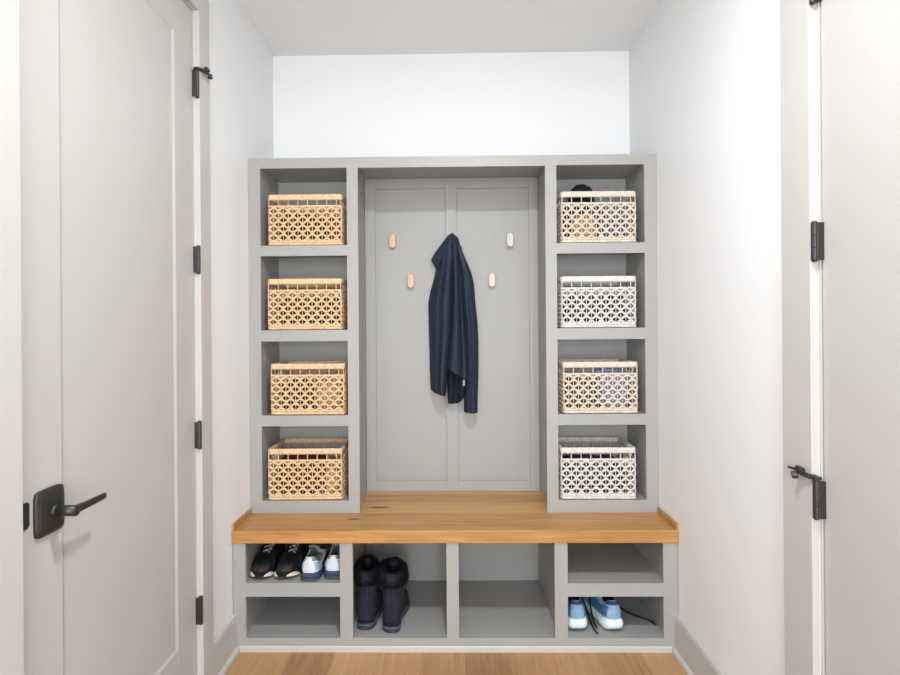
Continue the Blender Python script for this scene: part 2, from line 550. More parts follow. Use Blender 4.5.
peg(.2021, 1.5693, YR, M['maple_white'], 'lower pale wooden peg right of the jacket shoulder')
peg(.0010, 1.755, YP, M['maple'], 'wooden peg under the navy jacket, hidden by its hood')

# ------------------------------------------------------------------ jacket
jk = root('jacket', (0, YP, 1.80), 'navy blue jacket hanging from a peg on the grey panel', 'jacket')
def lerp(a, b, t): return a + (b - a) * t
def interp(tab, z):
    tab = sorted(tab, reverse=True)
    if z >= tab[0][0]: return tab[0][1:]
    for p, q in zip(tab[:-1], tab[1:]):
        if q[0] <= z <= p[0]:
            t = (z - p[0]) / (q[0] - p[0])
            return tuple(lerp(a, b, t) for a, b in zip(p[1:], q[1:]))
    return tab[-1][1:]
def sheet(name, tab, zt, zb, dep, nu=22, nv=40, back=.004, mat=None, wav=.0012, seed=0, par=None):
    nu, nv = nu * 4, nv * 3
    """cloth shell: left and right edge from tab(z), front depth dep(u, z), flat back on the panel."""
    rings = []
    par = par or jk
    for j in range(nv + 1):
        v = j / nv
        f, b = [], []
        for i in range(nu + 1):
            u = i / nu
            z = lerp(zt, zb(u), v)
            xl, xr = interp(tab, z)
            x = lerp(xl, xr, u)
            d = dep(u, z)
            d += wav * noise.noise((u * 2.5 + seed, z * 5, seed)) * min(1, d / .03)
            f.append((x, YP - max(d, back + .003), z))
            b.append((x, YP - back - (0 if 0 < i < nu else .0015), z))
        rings.append(f + list(reversed(b)))
    return MB().loft(rings).build(name, mat or M['jacket'], par, smooth=True)
def arch(u, p=.6): return max(0, math.sin(PI * min(max(u, 0), 1))) ** p
def bump(u, c, w): return math.exp(-((u - c) / w) ** 2)
A = [(1.804, -.004, .004), (1.795, -.014, .005), (1.77, -.036, .005), (1.742, -.054, .004), (1.70, -.070, .004), (1.626, -.081, .003), (1.56, -.098, .002), (1.519, -.110, .001), (1.46, -.1215, 0), (1.30, -.119, -.008),
     (1.2275, -.117, -.017), (1.137, -.116, -.025), (1.054, -.1145, -.032), (1.0, -.109, -.036), (.98, -.108, -.037)]
base = lambda z: interp([(1.805, .045), (1.77, .062), (1.70, .078), (1.60, .092), (1.45, .108), (1.25, .118), (.9, .112)], z)[0]
def depA(u, z):
    k = min(1, (1.80 - z) / .25)
    d = base(z) * (.22 + .78 * (1 - (1 - min(1, u / .55)) ** 2))
    d += k * .012 * bump(u, .72, .14) - k * .016 * bump(u, .50, .07) - k * .034 * bump(u, 1.02, .10)
    return d - .006 * k * bump(u, .22, .06)
sheet('left_front', A, 1.803, lambda u: 1.017 - .018 * max(0, (u - .1) / .9) + .036 * max(0, .16 - u), depA, nu=30, seed=1)
Bt = [(1.804, .003, .005), (1.785, .003, .0295), (1.75, .003, .040), (1.712, .002, .050), (1.65, .001, .053), (1.60, .001, .053), (1.50, 0, .056), (1.37, -.005, .063), (1.3, -.009, .070), (1.2, -.020, .079), (1.137, -.026, .083), (1.05, -.03, .083)]
def depB(u, z):
    k = min(1, (1.80 - z) / .25)
    d = base(z) * (.30 + .74 * (1 - u ** 2.2))
    return d - k * .030 * bump(u, -.02, .12) + k * .012 * bump(u, .38, .16) - k * .012 * bump(u, .68, .08) + .004
sheet('right_front', Bt, 1.803, lambda u: 1.137 - .078 * u, depB, nu=26, seed=5)
C = [(1.74, .030, .046), (1.712, .025, .0515), (1.65, .030, .0775), (1.6025, .036, .0965), (1.546, .040, .1085), (1.458, .046, .114), (1.37, .054, .1235), (1.27, .060, .128), (1.126, .066, .1275), (1.06, .062, .1255), (1.0, .0545, .1235), (.913, .054, .120)]
def depC(u, z):
    d = .030 + .060 * arch(u, .55)
    d = min(d, base(z) * 1.0)
    return d - .010 * bump(u, .42, .08) * min(1, max(0, (1.62 - z) / .2))
sl = sheet('sleeve', C, 1.735, lambda u: .917 - .004 * u, depC, nu=22, seed=9)
cf = sheet('cuff', [(z, a - .001, b + .001) for z, a, b in C], .943, lambda u: .9145 - .004 * u, lambda u, z: depC(u, z) + .0025, nu=22, nv=3, seed=9, par=sl)
D = [(1.25, -.028, .05), (1.137, -.030, .060), (1.06, -.030, .060), (1.0, -.028, .0535), (.955, -.026, .046)]
def lowD(u):
    return .955 + .03 * max(0, (u - .55) / .45) ** 2 + .003 * (1 - u)
sheet('back_lining', D, 1.25, lowD, lambda u, z: .046 + .012 * math.sin(u * 9) + .01 * arch(u), nu=20, nv=14, mat=M['jacket_in'], seed=4)
E_ = [(1.803, -.006, .002), (1.7877, -.0246, 0), (1.742, -.0586, -.02), (1.699, -.0908, -.045), (1.671, -.1052, -.058), (1.650, -.0935, -.066), (1.6250, -.080, -.070)]
sheet('collar', E_, 1.803, lambda u: 1.626, lambda u, z: min(base(z), .072) * (.55 + .35 * u) + .010, nu=14, nv=30, seed=12, mat=M['jacket'])
mb = MB()
mb.box(-.0405, -.0325, YP - .062, YP - .058, .958, .992)
mb.box(-.0385, -.0285, YP - .064, YP - .057, .940, .958)
mb.build('zipper_pull', M['chrome'], jk, bevel=.001)
MB().box(.046, .058, YP - .064, YP - .061, 1.045, 1.075).build('care_tag', M['whitecloth'], jk)

jk.location.x += .0035
jk.location.z -= .002
# ------------------------------------------------------------------ baskets
BW, BD, BH = .340, .250, .232
def lens(p):           # rounded triangle wave in -1..1
    q = (p / (2 * PI)) % 1
    tri = 4 * abs(q - .5) - 1
    return .4 * tri + .6 * math.cos(p)
def weave_mesh(name, mat, par):
    mb = MB()
    hx, hy = BW / 2 - .006, BD / 2 - .006
    z_lo, z_hi = .026, .166
    rows = 7
    rp = (z_hi - z_lo) / rows
    rng = random.Random(3)
    sides = [((-hx, -hy), (hx, -hy)), ((hx, -hy), (hx, hy)), ((hx, hy), (-hx, hy)), ((-hx, hy), (-hx, -hy))]
    for (ax, ay), (bx, by) in sides:
        Ln = math.hypot(bx - ax, by - ay)
        ncol = max(1, round(Ln / .0465)) + (.5 if Ln > .3 else 0)
        nseg = int(ncol * 8)
        nx, ny = (by - ay) / Ln, -(bx - ax) / Ln
        for r in range(rows + 1):
            ph = 0 if r % 2 == 0 else PI
            for cord in (0, 1):
                pts = []
                for i in range(nseg + 1):
                    t = i / nseg
                    a = t * ncol * 2 * PI
                    z = z_lo + r * rp + (rp * .36) * lens(a + ph) * (0 if r in (0, rows) and False else 1) + (.0021 if cord else -.0021)
                    if r == 0: z = max(z, z_lo + rp * .0 - .004)
                    off = .0020 * math.cos(a + ph + PI * cord) + .0006 * rng.uniform(-1, 1)
                    pts.append((ax + (bx - ax) * t + nx * off, ay + (by - ay) * t + ny * off, z + .0005 * rng.uniform(-1, 1)))
                mb.tube(pts, .0035, 6)
        nv = int(round(ncol * 2))
        for k in range(nv + 1):
            t = k / nv
            x, y = ax + (bx - ax) * t, ay + (by - ay) * t
            mb.tube([(x - nx * .0008, y - ny * .0008, .012), (x - nx * .0008, y - ny * .0008, BH - .02)] if k % 2 == 0 else
                    [(x - nx * .0008, y - ny * .0008, .012), (x - nx * .0008, y - ny * .0008, z_hi + .012)], .0021, 6)
    return mb.build(name, mat, par, smooth=True)
def loop_pts(hx, hy, r, n=9, step=.012):
    pts = []
    for cx, cy, a0 in ((hx - r, hy - r, 0), (-hx + r, hy - r, 90), (-hx + r, -hy + r, 180), (hx - r, -hy + r, 270)):
        for i in range(n):
            a = math.radians(a0 + 90 * i / (n - 1))
            pts.append((cx + r * math.cos(a), cy + r * math.sin(a)))
    out = []
    for p, q in zip(pts, pts[1:] + pts[:1]):
        d = math.hypot(q[0] - p[0], q[1] - p[1])
        m = max(1, int(d / step))
        for i in range(m):
            out.append((lerp(p[0], q[0], i / m), lerp(p[1], q[1], i / m)))
    return out
def braid(mb, z, hx, hy, amp, r, pitch=.02):
    base_ = loop_pts(hx, hy, .012, 7, .0035)
    n = len(base_)
    cyc = max(8, round(2 * (hx + hy) * 2 / pitch))
    for k in range(3):
        pts = []
        for i, (x, y) in enumerate(base_):
            a = 2 * PI * (i / n * cyc + k / 3)
            nx, ny = x / max(abs(x), 1e-6) * (1 if abs(x) > hx - .013 else 0), y / max(abs(y), 1e-6) * (1 if abs(y) > hy - .013 else 0)
            pts.append((x + nx * amp * .6 * math.cos(a), y + ny * amp * .6 * math.cos(a), z + amp * math.sin(a)))
        mb.tube(pts, r, 6, closed=True)
def make_basket():
    b = root('storage_basket', (0, 0, 0), 'x', 'basket', 'woven baskets on the tower shelves', world=False)
    weave_mesh('weave', M['tan'], b)
    mb = MB()
    pts = loop_pts(BW / 2 - .007, BD / 2 - .007, .012, 7, .0026)
    rng = random.Random(5)
    path = [(x, y, BH - .0135) for x, y in pts]
    ra = [.0062 + (.0009 if (i // 2) % 2 else 0) + .0004 * rng.uniform(-1, 1) for i in range(len(path))]
    # flat wrapped rim: tall oval section
    rings = []
    m = len(path)
    for i, p in enumerate(path):
        p = Vector(p)
        t = (Vector(path[(i + 1) % m]) - Vector(path[i - 1])).normalized()
        nrm = t.cross(Vector((0, 0, 1)))
        ring = []
        for k in range(12):
            a = 2 * PI * k / 12
            c, s_ = math.cos(a), math.sin(a)
            q = (abs(c) ** 3.5 + abs(s_) ** 3.5) ** (-1 / 3.5)
            ring.append(p + nrm * (ra[i] * c * q) + Vector((0, 0, .0132 * s_ * q)))
        rings.append(ring)
    mb.loft(rings, loop=True)
    mb.build('rim', M['tan'], b, smooth=True)
    mb = MB()
    braid(mb, .0075, BW / 2 - .005, BD / 2 - .005, .0034, .0034)
    braid(mb, .0185, BW / 2 - .006, BD / 2 - .006, .003, .0032)
    mb.build('base_braid', M['tan'], b, smooth=True)
    mb = MB()
    braid(mb, .1775, BW / 2 - .006, BD / 2 - .006, .0026, .0030, .026)
    mb.build('band_braid', M['tan'], b, smooth=True)
    mb = MB()
    for i in range(18):
        y = -BD / 2 + .012 + i * (BD - .024) / 17
        mb.tube([(-BW / 2 + .01, y, .0075 + .001 * (i % 2)), (0, y, .0075 - .001 * (i % 2)), (BW / 2 - .01, y, .0075 + .001 * (i % 2))], (.0062), 6, rz=.003)
    mb.build('woven_base', M['tan'], b, smooth=True)
    return b
bk = make_basket()
BY = 2.4225 + BD / 2
spots = [(-.6605, 1.7053, 0, 'tan', 'tan woven basket in the top cubby of the left tower'),
         (-.6655, 1.3250, .4, 'tan', 'tan woven basket second from the top in the left tower'),
         (-.6540, .9410, -.5, 'tan', 'tan woven basket second from the bottom in the left tower'),
         (-.6705, .5575, 1.0, 'tan', 'tan woven basket in the lowest cubby of the left tower'),
         (.6590, 1.7053, .3, 'tan_cast_beige', 'woven basket coloured pale beige for the light, in the top cubby of the right tower'),
         (.6570, 1.3250, 0, 'tan_cast_white', 'woven basket coloured white for the light, second from the top in the right tower'),
         (.6610, .9410, .6, 'tan_cast_beige', 'woven basket coloured cream for the light, second from the bottom in the right tower'),
         (.6510, .5575, -.3, 'tan_cast_white', 'woven basket coloured white for the light, in the lowest cubby of the right tower')]
for i, (x, z, rz, mt, lab) in enumerate(spots):
    b = bk if i == 0 else copy_tree(bk)
    b.location = (x, BY, z + .0006)
    b.rotation_euler = (0, 0, math.radians(rz))
    b['label'] = lab
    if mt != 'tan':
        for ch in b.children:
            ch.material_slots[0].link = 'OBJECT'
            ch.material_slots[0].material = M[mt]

# things in the baskets: soft folded cloth, plus added dark filler for inner shade
def bundle(name, c, size, mat, seed, label, cat, rz=0, group=None, fold=.10, ex=4.5):
    mb = MB()
    u, v = 40, 22
    rings = []
    for j in range(1, v):
        ph = PI * j / v
        ring = []
        for i in range(u):
            th = 2 * PI * i / u
            d = Vector((math.sin(ph) * math.cos(th), math.sin(ph) * math.sin(th), -math.cos(ph)))
            q = (abs(d.x) ** ex + abs(d.y) ** ex + abs(d.z) ** ex) ** (-1 / ex)
            k = q * (1 + fold * noise.noise(d * 2.2 + Vector((seed, 0, 0))) + fold * .6 * noise.noise(d * 5 + Vector((0, seed, 0))))
            p = Vector((d.x * size[0] * k, d.y * size[1] * k, d.z * size[2] * k))
            p.z = max(p.z, -size[2]) + size[2]
            p.rotate(Matrix.Rotation(math.radians(rz), 3, 'Z'))
            ring.append(p + Vector(c))
        rings.append(ring)
    mb.loft(rings)
    o = mb.build(name, mat, None, smooth=True)
    me = o.data
    for vv in me.vertices: vv.co -= Vector(c)
    o.location = c
    return tag(o, label, cat, group)
fz = .013
def C_(name, x, dy, zs_, size, mat, col, seed, label, cat='cloth', rough=.85, fold=.09, lift=fz, ex=4.5):
    bundle(name, (x, BY + dy, zs_ + lift), size, fabric(mat, srgb(*col), rough), seed, label, cat, fold=fold, ex=ex)
brown = (50, 38, 30)  # dark tone imitating the shaded inside of a basket
C_('cloth_and_filler', -.542, -.01, 1.7053, (.036, .085, .068), 'red_cloth', (150, 46, 40), 1, 'red cloth seen through the weave of the top left basket')
C_('cloth_and_filler', -.700, .0, 1.7053, (.104, .100, .070), 'dark_brown_shade_fill', brown, 2, 'added dark brown filler for shade in the top left basket')
C_('cloth_and_filler', -.6655, .0, 1.325, (.140, .102, .072), 'dark_brown_shade_fill', brown, 3, 'added dark brown filler for shade in the second basket of the left tower')
C_('cloth_and_filler', -.575, .0, .941, (.060, .100, .070), 'beige_cloth', (190, 160, 128), 4, 'beige cloth at the right of the third basket down of the left tower')
C_('cloth_and_filler', -.725, .0, .941, (.072, .100, .066), 'dark_brown_shade_fill', brown, 15, 'added dark brown filler for shade at the left of the third basket down of the left tower')
C_('cloth_and_filler', -.708, .0, .5575, (.104, .098, .082), 'maroon_cloth', (84, 26, 30), 5, 'maroon cloth piled in the lowest left basket')
C_('cloth_and_filler', -.557, -.01, .5575, (.034, .090, .062), 'yellow_cloth', (206, 176, 118), 6, 'pale yellow cloth at the right of the lowest left basket')
C_('cloth_and_filler', .606, -.066, 1.7053, (.055, .034, .060), 'mustard_cloth', (206, 166, 96), 7, 'mustard cloth behind the weave of the top right basket')
C_('knit_cap', .603, -.035, 1.7053, (.056, .055, .0735), 'black_knit', (22, 22, 24), 8, 'black knit cap poking out of the top right basket', 'cap', fold=.10, ex=2.3, lift=.136)
C_('cloth_and_filler', .738, .01, 1.7053, (.066, .098, .094), 'slate_blue_cloth', (98, 118, 146), 9, 'slate blue cloth at the right of the top right basket')
C_('cloth_and_filler', .532, .01, 1.7053, (.022, .082, .092), 'dark_plum_cloth', (40, 30, 40), 10, 'dark plum cloth at the left of the top right basket', fold=.08)
C_('cloth_and_filler', .657, .0, 1.325, (.140, .102, .072), 'charcoal_shade_fill', (50, 46, 48), 11, 'added charcoal filler for shade in the second basket of the right tower')  # filler added so the weave holes look shaded
C_('cloth_and_filler', .735, .0, .941, (.070, .100, .088), 'light_blue_cloth', (142, 164, 200), 12, 'light blue cloth in the third basket down of the right tower')
C_('cloth_and_filler', .580, .0, .941, (.068, .100, .068), 'grey_brown_shade_fill', (86, 76, 66), 13, 'added grey brown filler for shade at left in the third right basket')  # filler added beside the blue cloth to darken the holes like shade
C_('cloth_and_filler', .651, .0, .5575, (.140, .102, .072), 'navy_cloth', (44, 48, 64), 14, 'navy cloth lying in the lowest right basket')

# ------------------------------------------------------------------ shoes
def curve1(tab, s):
    for (a, p), (b, q) in zip(tab[:-1], tab[1:]):
        if a <= s <= b:
            t = (s - a) / (b - a)
            t = t * t * (3 - 2 * t) * .5 + t * .5
            return lerp(p, q, t)
    return tab[-1][1]
HWT = [(0, 0), (.012, .36), (.03, .50), (.07, .62), (.15, .70), (.30, .70), (.45, .76), (.58, .90), (.70, 1.0), (.80, .97), (.88, .82), (.94, .62), (.98, .34), (.993, .18), (1, 0)]
def outline(L, hw, side, n=64, grow=0.0, hs=1.0):
    out = []
    for k in range(n):
        th = 2 * PI * k / n
        s = (1 - math.cos(th)) / 2
        sd = math.sin(th)
        w = curve1(HWT, s) * hw * lerp(hs, 1, min(1, s / .6)) + grow * min(1, abs(sd) * 3)
        c = side * .012 * math.sin(PI * min(1, s)) - side * .010 * s
        out.append((c + (w if sd >= 0 else -w) * (1 if abs(sd) > 1e-6 else 0), s * L + (grow * -math.cos(th)), s))
    return out
def shoe(name, P, loc, rz, label, group, pitch=0):
    """heel at y=0, toe at +y, sole on z=0."""
    t = root(name, loc, label, 'shoe', group, world=False)
    t.rotation_euler = (0, 0, math.radians(rz))
    L, hw, side = P['L'], P['hw'], P['side']
    n = 64
    def zb(s): return P['spring'] * max(0, (s - .72) / .28) ** 2 + P.get('rock', .006) * max(0, (.10 - s) / .10) ** 2
    def zs(s): return lerp(P['heel'], P['fore'], min(1, s / .6)) + P['spring'] * .9 * max(0, (s - .72) / .28) ** 2
    hs = P.get('hs', 1.0)
    o = outline(L, hw, side, n, 0, hs)
    o2 = outline(L, hw, side, n, -.003, hs)
    og = outline(L, hw, side, n, P.get('flare', .004), hs)
    # outsole
    MB().loft([[(x, y, zb(s)) for x, y, s in o2], [(x, y, zb(s) + .002) for x, y, s in o], [(x, y, zb(s) + P['out']) for x, y, s in o]]).build('outsole', P['m_out'], t, smooth=False)
    # midsole
    rr = []
    for f in (0, .15, .35, .6, .85, 1):
        src = [(lerp(a[0], b[0], math.sin(PI * f)), lerp(a[1], b[1], math.sin(PI * f)), a[2]) for a, b in zip(o, og)]
        rr.append([(x, y, lerp(zb(s) + P['out'] + .0003, zs(s), f)) for x, y, s in src])
    MB().loft(rr).build('midsole', P['m_mid'], t, smooth=True)
    # upper surface
    lo = outline(L, hw, side, n, -.0025, hs)
    yo, Lo = P.get('yo', .012), P.get('Lo', .58) * L
    def top(k):
        th = 2 * PI * k / n
        s = (1 - math.cos(th)) / 2
        sd = math.sin(th)
        w = curve1([(0, 0), (.03, .011), (.1, .020), (.25, .0265), (.42, .0265), (.55, .021), (.8, .014), (.96, .010), (1, 0)], s)
        z = curve1([(0, P['h_heel']), (.06, P['h_heel'] - .002), (.25, P['h_ank']), (.42, P['h_ank'] + .004), (.58, P['h_tong']), (.8, lerp(P['h_tong'], P['h_thr'], .6)), (1, P['h_thr'])], s)
        return Vector((side * .004 * s + (w if sd >= 0 else -w) * (abs(sd) > 1e-6), yo + s * Lo, z))
    def surf(k, f, off=0.0):
        k0 = int(math.floor(k)) % n
        fr = k - math.floor(k)
        def one(kk):
            x, y, s = lo[kk]
            b = Vector((x, y, zs(s) - .001))
            tp = top(kk)
            a = f * PI / 2
            hf, vf = (1 - math.cos(a)), math.sin(a)
            toe = max(0, min(1, (s - .35) / .4))
            # the heel rises nearly straight, the toe box curves over
            hf = lerp(f * f * .9 + f * .1, hf, toe)
            vf = lerp(f, vf, toe)
            p = Vector((lerp(b.x, tp.x, hf), lerp(b.y, tp.y, hf), lerp(b.z, tp.z, vf)))
            bul = math.sin(PI * f) * .004 * (1 - toe * .3)
            c = Vector((0, min(max(p.y, .04), L - .05), p.z))
            d = (p - c)
            d.z = .3 * d.length * f
            if d.length > 1e-6:
                d.normalize()
            return p + d * (bul + off)
        return one(k0).lerp(one((k0 + 1) % n), fr)
    nf = 9
    rr = [[surf(k, j / nf) for k in range(n)] for j in range(nf + 1)]
    # padded collar rolling into the shoe
    c = Vector((0, yo + Lo * .42, 0))
    def inn(k, sc, dz):
        p = top(k)
        return Vector((lerp(0, p.x, sc), lerp(c.y, p.y, sc), p.z + dz))
    rr.append([inn(k, .965, .0025) for k in range(n)])
    rr.append([inn(k, .90, .001) for k in range(n)])
    up = MB().loft(rr, cap=False).build('upper', P['m_up'], t, smooth=True)
    rl = [[inn(k, .90, .0008) for k in range(n)], [inn(k, .86, -.012) for k in range(n)], [inn(k, .84, -.03) for k in range(n)]]
    rl.append([Vector((lerp(0, top(k).x, .8), lerp(c.y, top(k).y, .8), zs(0) + .004)) for k in range(n)])
    mb = MB(); mb.loft(rl, cap=False)
    mb.loft([rl[-1], [Vector((0, c.y + (p.y - c.y) * .02, zs(0) + .003)) for p in rl[-1]]], cap=False)
    mb.build('lining', P['m_lin'], t, smooth=True)
    # tongue
    rings = []
    for f in (0, .2, .45, .7, .9, 1.0):
        y = lerp(yo + Lo * 1.0, yo + Lo * .47, f)
        z = lerp(P['h_thr'] - .002, P['h_tong'] + .020, f)
        w = lerp(.010, .021, f)
        rings.append([(x * w, y + .002 * (1 - x * x), z + .004 * (1 - x * x) + dz) for x, dz in ((-1, 0), (-.5, 0), (0, 0), (.5, 0), (1, 0), (1, -.005), (0, -.006), (-1, -.005))])
    MB().loft(rings).build('tongue', P.get('m_ton', P['m_up']), t, smooth=True)
    # laces
    if P.get('m_lace'):
        mb = MB()
        for q in range(6):
            f = .08 + q * .125
            y = lerp(yo + Lo * .98, yo + Lo * .52, f)
            z = lerp(P['h_thr'], P['h_tong'] + .010, f) + .006
            w = lerp(.015, .022, f)
            dy = -.012 if q % 2 == 0 else .012
            mb.tube([(-w, y - dy * .3, z - .006), (-w * .5, y, z), (0, y + dy * .3, z + .0015), (w * .5, y + dy * .6, z), (w, y + dy, z - .006)], .0028, 6, rz=.0018)
        mb.build('shoelace', P['m_lace'], t, smooth=True)
        if P.get('bow'):
            mb = MB()
            y, z = yo + Lo * .50, P['h_tong'] + .022
            for sx in (-1, 1):
                mb.tube([(0, y, z), (sx * .02, y + .005, z + .008), (sx * .036, y + .016, z - .006), (sx * .03, y + .022, z - .012), (sx * .012, y + .012, z - .002)], .0022, 6)
                mb.tube([(0, y, z), (sx * .014, y + .02, z + .002), (sx * .024, y + .04, z - .012)], .002, 6)
            mb.build('lace_bow', P['m_lace'], t, smooth=True)
    def patch(pname, mat, k0, k1, f0, f1, off=.0016, nk=14, shape=None):
        fr_, bk_ = [], []
        for j in range(7):
            row = []
            for i in range(nk + 1):
                u = i / nk
                fa, fb = (f0, f1) if shape is None else shape(u)
                row.append((lerp(k0, k1, u), lerp(fa, fb, j / 6)))
            fr_.append(row)
        rings = []
        for row in fr_:
            a = [surf(k, f, off) for k, f in row]
            b = [surf(k, f, off - .004) for k, f in row]
            rings.append(a + list(reversed(b)))
        return MB().loft(rings).build(pname, mat, t, smooth=True)
    for args in P.get('patches', ()):
        patch(*args[0], **args[1])
    # midsole side marks
    for (mname, mat, k0, k1, f0, f1) in P.get('marks', ()):
        rings = []
        for i in range(13):
            u = i / 12
            k = lerp(k0, k1, u)
            ki = int(math.floor(k)) % n
            frk = k - math.floor(k)
            a, b = og[ki], og[(ki + 1) % n]
            x, y, s = (lerp(a[q], b[q], frk) for q in range(3))
            ln = max(1e-6, math.hypot(x, y - L / 2))
            nx, ny = x / ln * .0018, (y - L / 2) / ln * .0018
            za, zb_ = zb(s) + P['out'], zs(s)
            wv = math.sin(PI * u) ** .6
            lo_, hi_ = lerp(za, zb_, f0), lerp(za, zb_, f0 + (f1 - f0) * max(.15, wv))
            rings.append([(x + nx, y + ny, lo_), (x + nx, y + ny, hi_), (x - nx * 2, y - ny * 2, hi_), (x - nx * 2, y - ny * 2, lo_)])
        MB().loft(rings).build(mname, mat, t)
    return t

f_ = fabric
blk = f_('black_mesh', srgb(20, 21, 24)); dgrey = f_('dark_grey_overlay', srgb(44, 44, 46), .6)
crm = f_('cream_foam', srgb(222, 212, 196), .6); rubber = plain('black_rubber', (.012, .012, .013, 1), .6, bump=.2, scale=200)
speck = f_('speckled_lace', srgb(150, 158, 172)); navyf = f_('navy_foam', srgb(54, 64, 90), .6)
wht = f_('white_mesh', srgb(206, 214, 220), .6); lblue = f_('pale_blue_overlay', srgb(136, 178, 206), .5); greyf = f_('grey_lining', srgb(120, 132, 134))
tealgrey = f_('grey_green_mesh', srgb(120, 136, 140)); dkout = plain('slate_rubber', srgb(70, 78, 92), .6, bump=.2, scale=200)
sky = f_('sky_blue_knit', srgb(140, 176, 206), .7); mblue = f_('mid_blue_overlay', srgb(70, 116, 158), .6); mint = f_('mint_white_foam', srgb(222, 238, 238), .55)
dnavy = f_('dark_navy_lining', srgb(24, 32, 56)); teal = plain('teal_rubber', srgb(70, 96, 112), .6, bump=.2, scale=200)
collarblue = f_('collar_blue', srgb(58, 78, 122))

def black_params(side):
    return dict(L=.285, hw=.050, side=side, spring=.014, heel=.034, fore=.024, out=.007, h_heel=.098, h_ank=.075, h_tong=.098, h_thr=.068,
                m_out=rubber, m_mid=blk, m_up=blk, m_lin=rubber, m_lace=speck, bow=True,
                patches=((('toe_cap', dgrey, 26.2, 37.8, .02, .42), {}), (('heel_counter', dgrey, -5, 5, .05, .7), {}),
                         (('side_overlay', dgrey, 12, 22, .04, .5), {}), (('side_overlay', dgrey, 42, 52, .04, .5), {})),
                marks=(('sole_stripe', crm, 22.5, 29.2, .05, .95), ('sole_stripe', crm, 34.8, 41.5, .05, .95)))
def white_params(side):
    return dict(L=.255, hw=.042, hs=1.36, side=side, spring=.012, heel=.037, fore=.024, out=.008, h_heel=.096, h_ank=.074, h_tong=.098, h_thr=.066,
                m_out=dkout, m_mid=navyf, m_up=wht, m_lin=greyf, m_ton=tealgrey, m_lace=wht,
                patches=((('heel_overlay', lblue, 3.6, 8.5, .22, .68), {}), (('heel_overlay', lblue, -8.5, -3.6, .22, .68), {}),
                         (('collar_band', tealgrey, 3, 16, .78, 1.0), {}), (('collar_band', tealgrey, -16, -3, .78, 1.0), {}),
                         (('side_overlay', navyf, 11, 20, .04, .45), {}), (('side_overlay', navyf, -20, -11, .04, .45), {})))
def blue_params(side):
    return dict(L=.290, hw=.056, side=side, spring=.016, heel=.053, fore=.034, out=.006, flare=.007, rock=.010, h_heel=.124, h_ank=.098, h_tong=.118, h_thr=.082,
                m_out=teal, m_mid=mint, m_up=sky, m_lin=dnavy, m_ton=mblue, m_lace=mblue,
                patches=((('collar_pad', collarblue, -7, 7, .80, 1.0), {'off': .001}), (('side_overlay', mblue, 4.5, 18, .15, .72), {}), (('side_overlay', mblue, -18, -4.5, .15, .72), {}),
                         (('toe_cap', mblue, 27, 37, .02, .4), {})))
ZS1 = .2826
# black running shoes: toes toward the viewer
gb = 'black running shoes in the upper left cubby'
shoe('running_shoe', black_params(1), (-.813, 2.516, ZS1), 180 - 1, 'left shoe of the black running pair, nearest the cubby side wall', gb)
shoe('running_shoe', black_params(-1), (-.704, 2.517, ZS1), 180 - .5, 'right shoe of the black running pair, beside the white sneakers', gb)
gw = 'white and navy sneakers in the upper left cubby'
shoe('sneaker', white_params(1), (-.602, 2.224, ZS1), 0, 'white sneaker with navy sole beside the black running shoes', gw)
shoe('sneaker', white_params(-1), (-.506, 2.242, ZS1), 0, 'white sneaker with navy sole nearest the boots', gw)
gl = 'blue running shoes in the lower right cubby'
ZS2 = .0565
shoe('running_shoe', blue_params(1), (.515, 2.260, ZS2), 0, 'left shoe of the blue running pair, against the cubby divider', gl)
rs = shoe('running_shoe', blue_params(-1), (.671, 2.258, ZS2), 6, 'right shoe of the blue running pair, with a loose black lace', gl)
def lace(parent, pts, r=.0038):
    pts = [Vector(p) for p in pts]
    out = []
    for i in range(len(pts) - 1):
        p0, p1, p2, p3 = pts[max(i - 1, 0)], pts[i], pts[i + 1], pts[min(i + 2, len(pts) - 1)]
        for k in range(8):
            t = k / 8
            out.append(.5 * ((2 * p1) + (p2 - p0) * t + (2 * p0 - 5 * p1 + 4 * p2 - p3) * t * t + (3 * p1 - p0 - 3 * p2 + p3) * t ** 3))
    out.append(pts[-1])
    inv = (Matrix.Translation(parent.location) @ parent.rotation_euler.to_matrix().to_4x4()).inverted()
    mb = MB()
    mb.tube([inv @ p for p in out], r, 6)
    mb.build('loose_lace', rubber, parent, smooth=True)
zl = ZS2 + .0045
lace(rs, [(.635, 2.42, ZS2 + .115), (.715, 2.50, ZS2 + .05), (.745, 2.478, zl), (.770, 2.410, zl), (.812, 2.368, zl), (.842, 2.345, zl), (.8570, 2.310, zl)])
lf_ = [o for o in bpy.data.objects if o.get('label', '').startswith('left shoe of the blue')][0]
lace(lf_, [(.535, 2.40, ZS2 + .10), (.572, 2.40, ZS2 + .06), (.585, 2.35, zl + .01), (.586, 2.29, zl), (.592, 2.245, zl)])
lace(rs, [(.620, 2.41, ZS2 + .10), (.600, 2.39, ZS2 + .06), (.598, 2.33, zl + .008), (.600, 2.285, zl)], .0034)

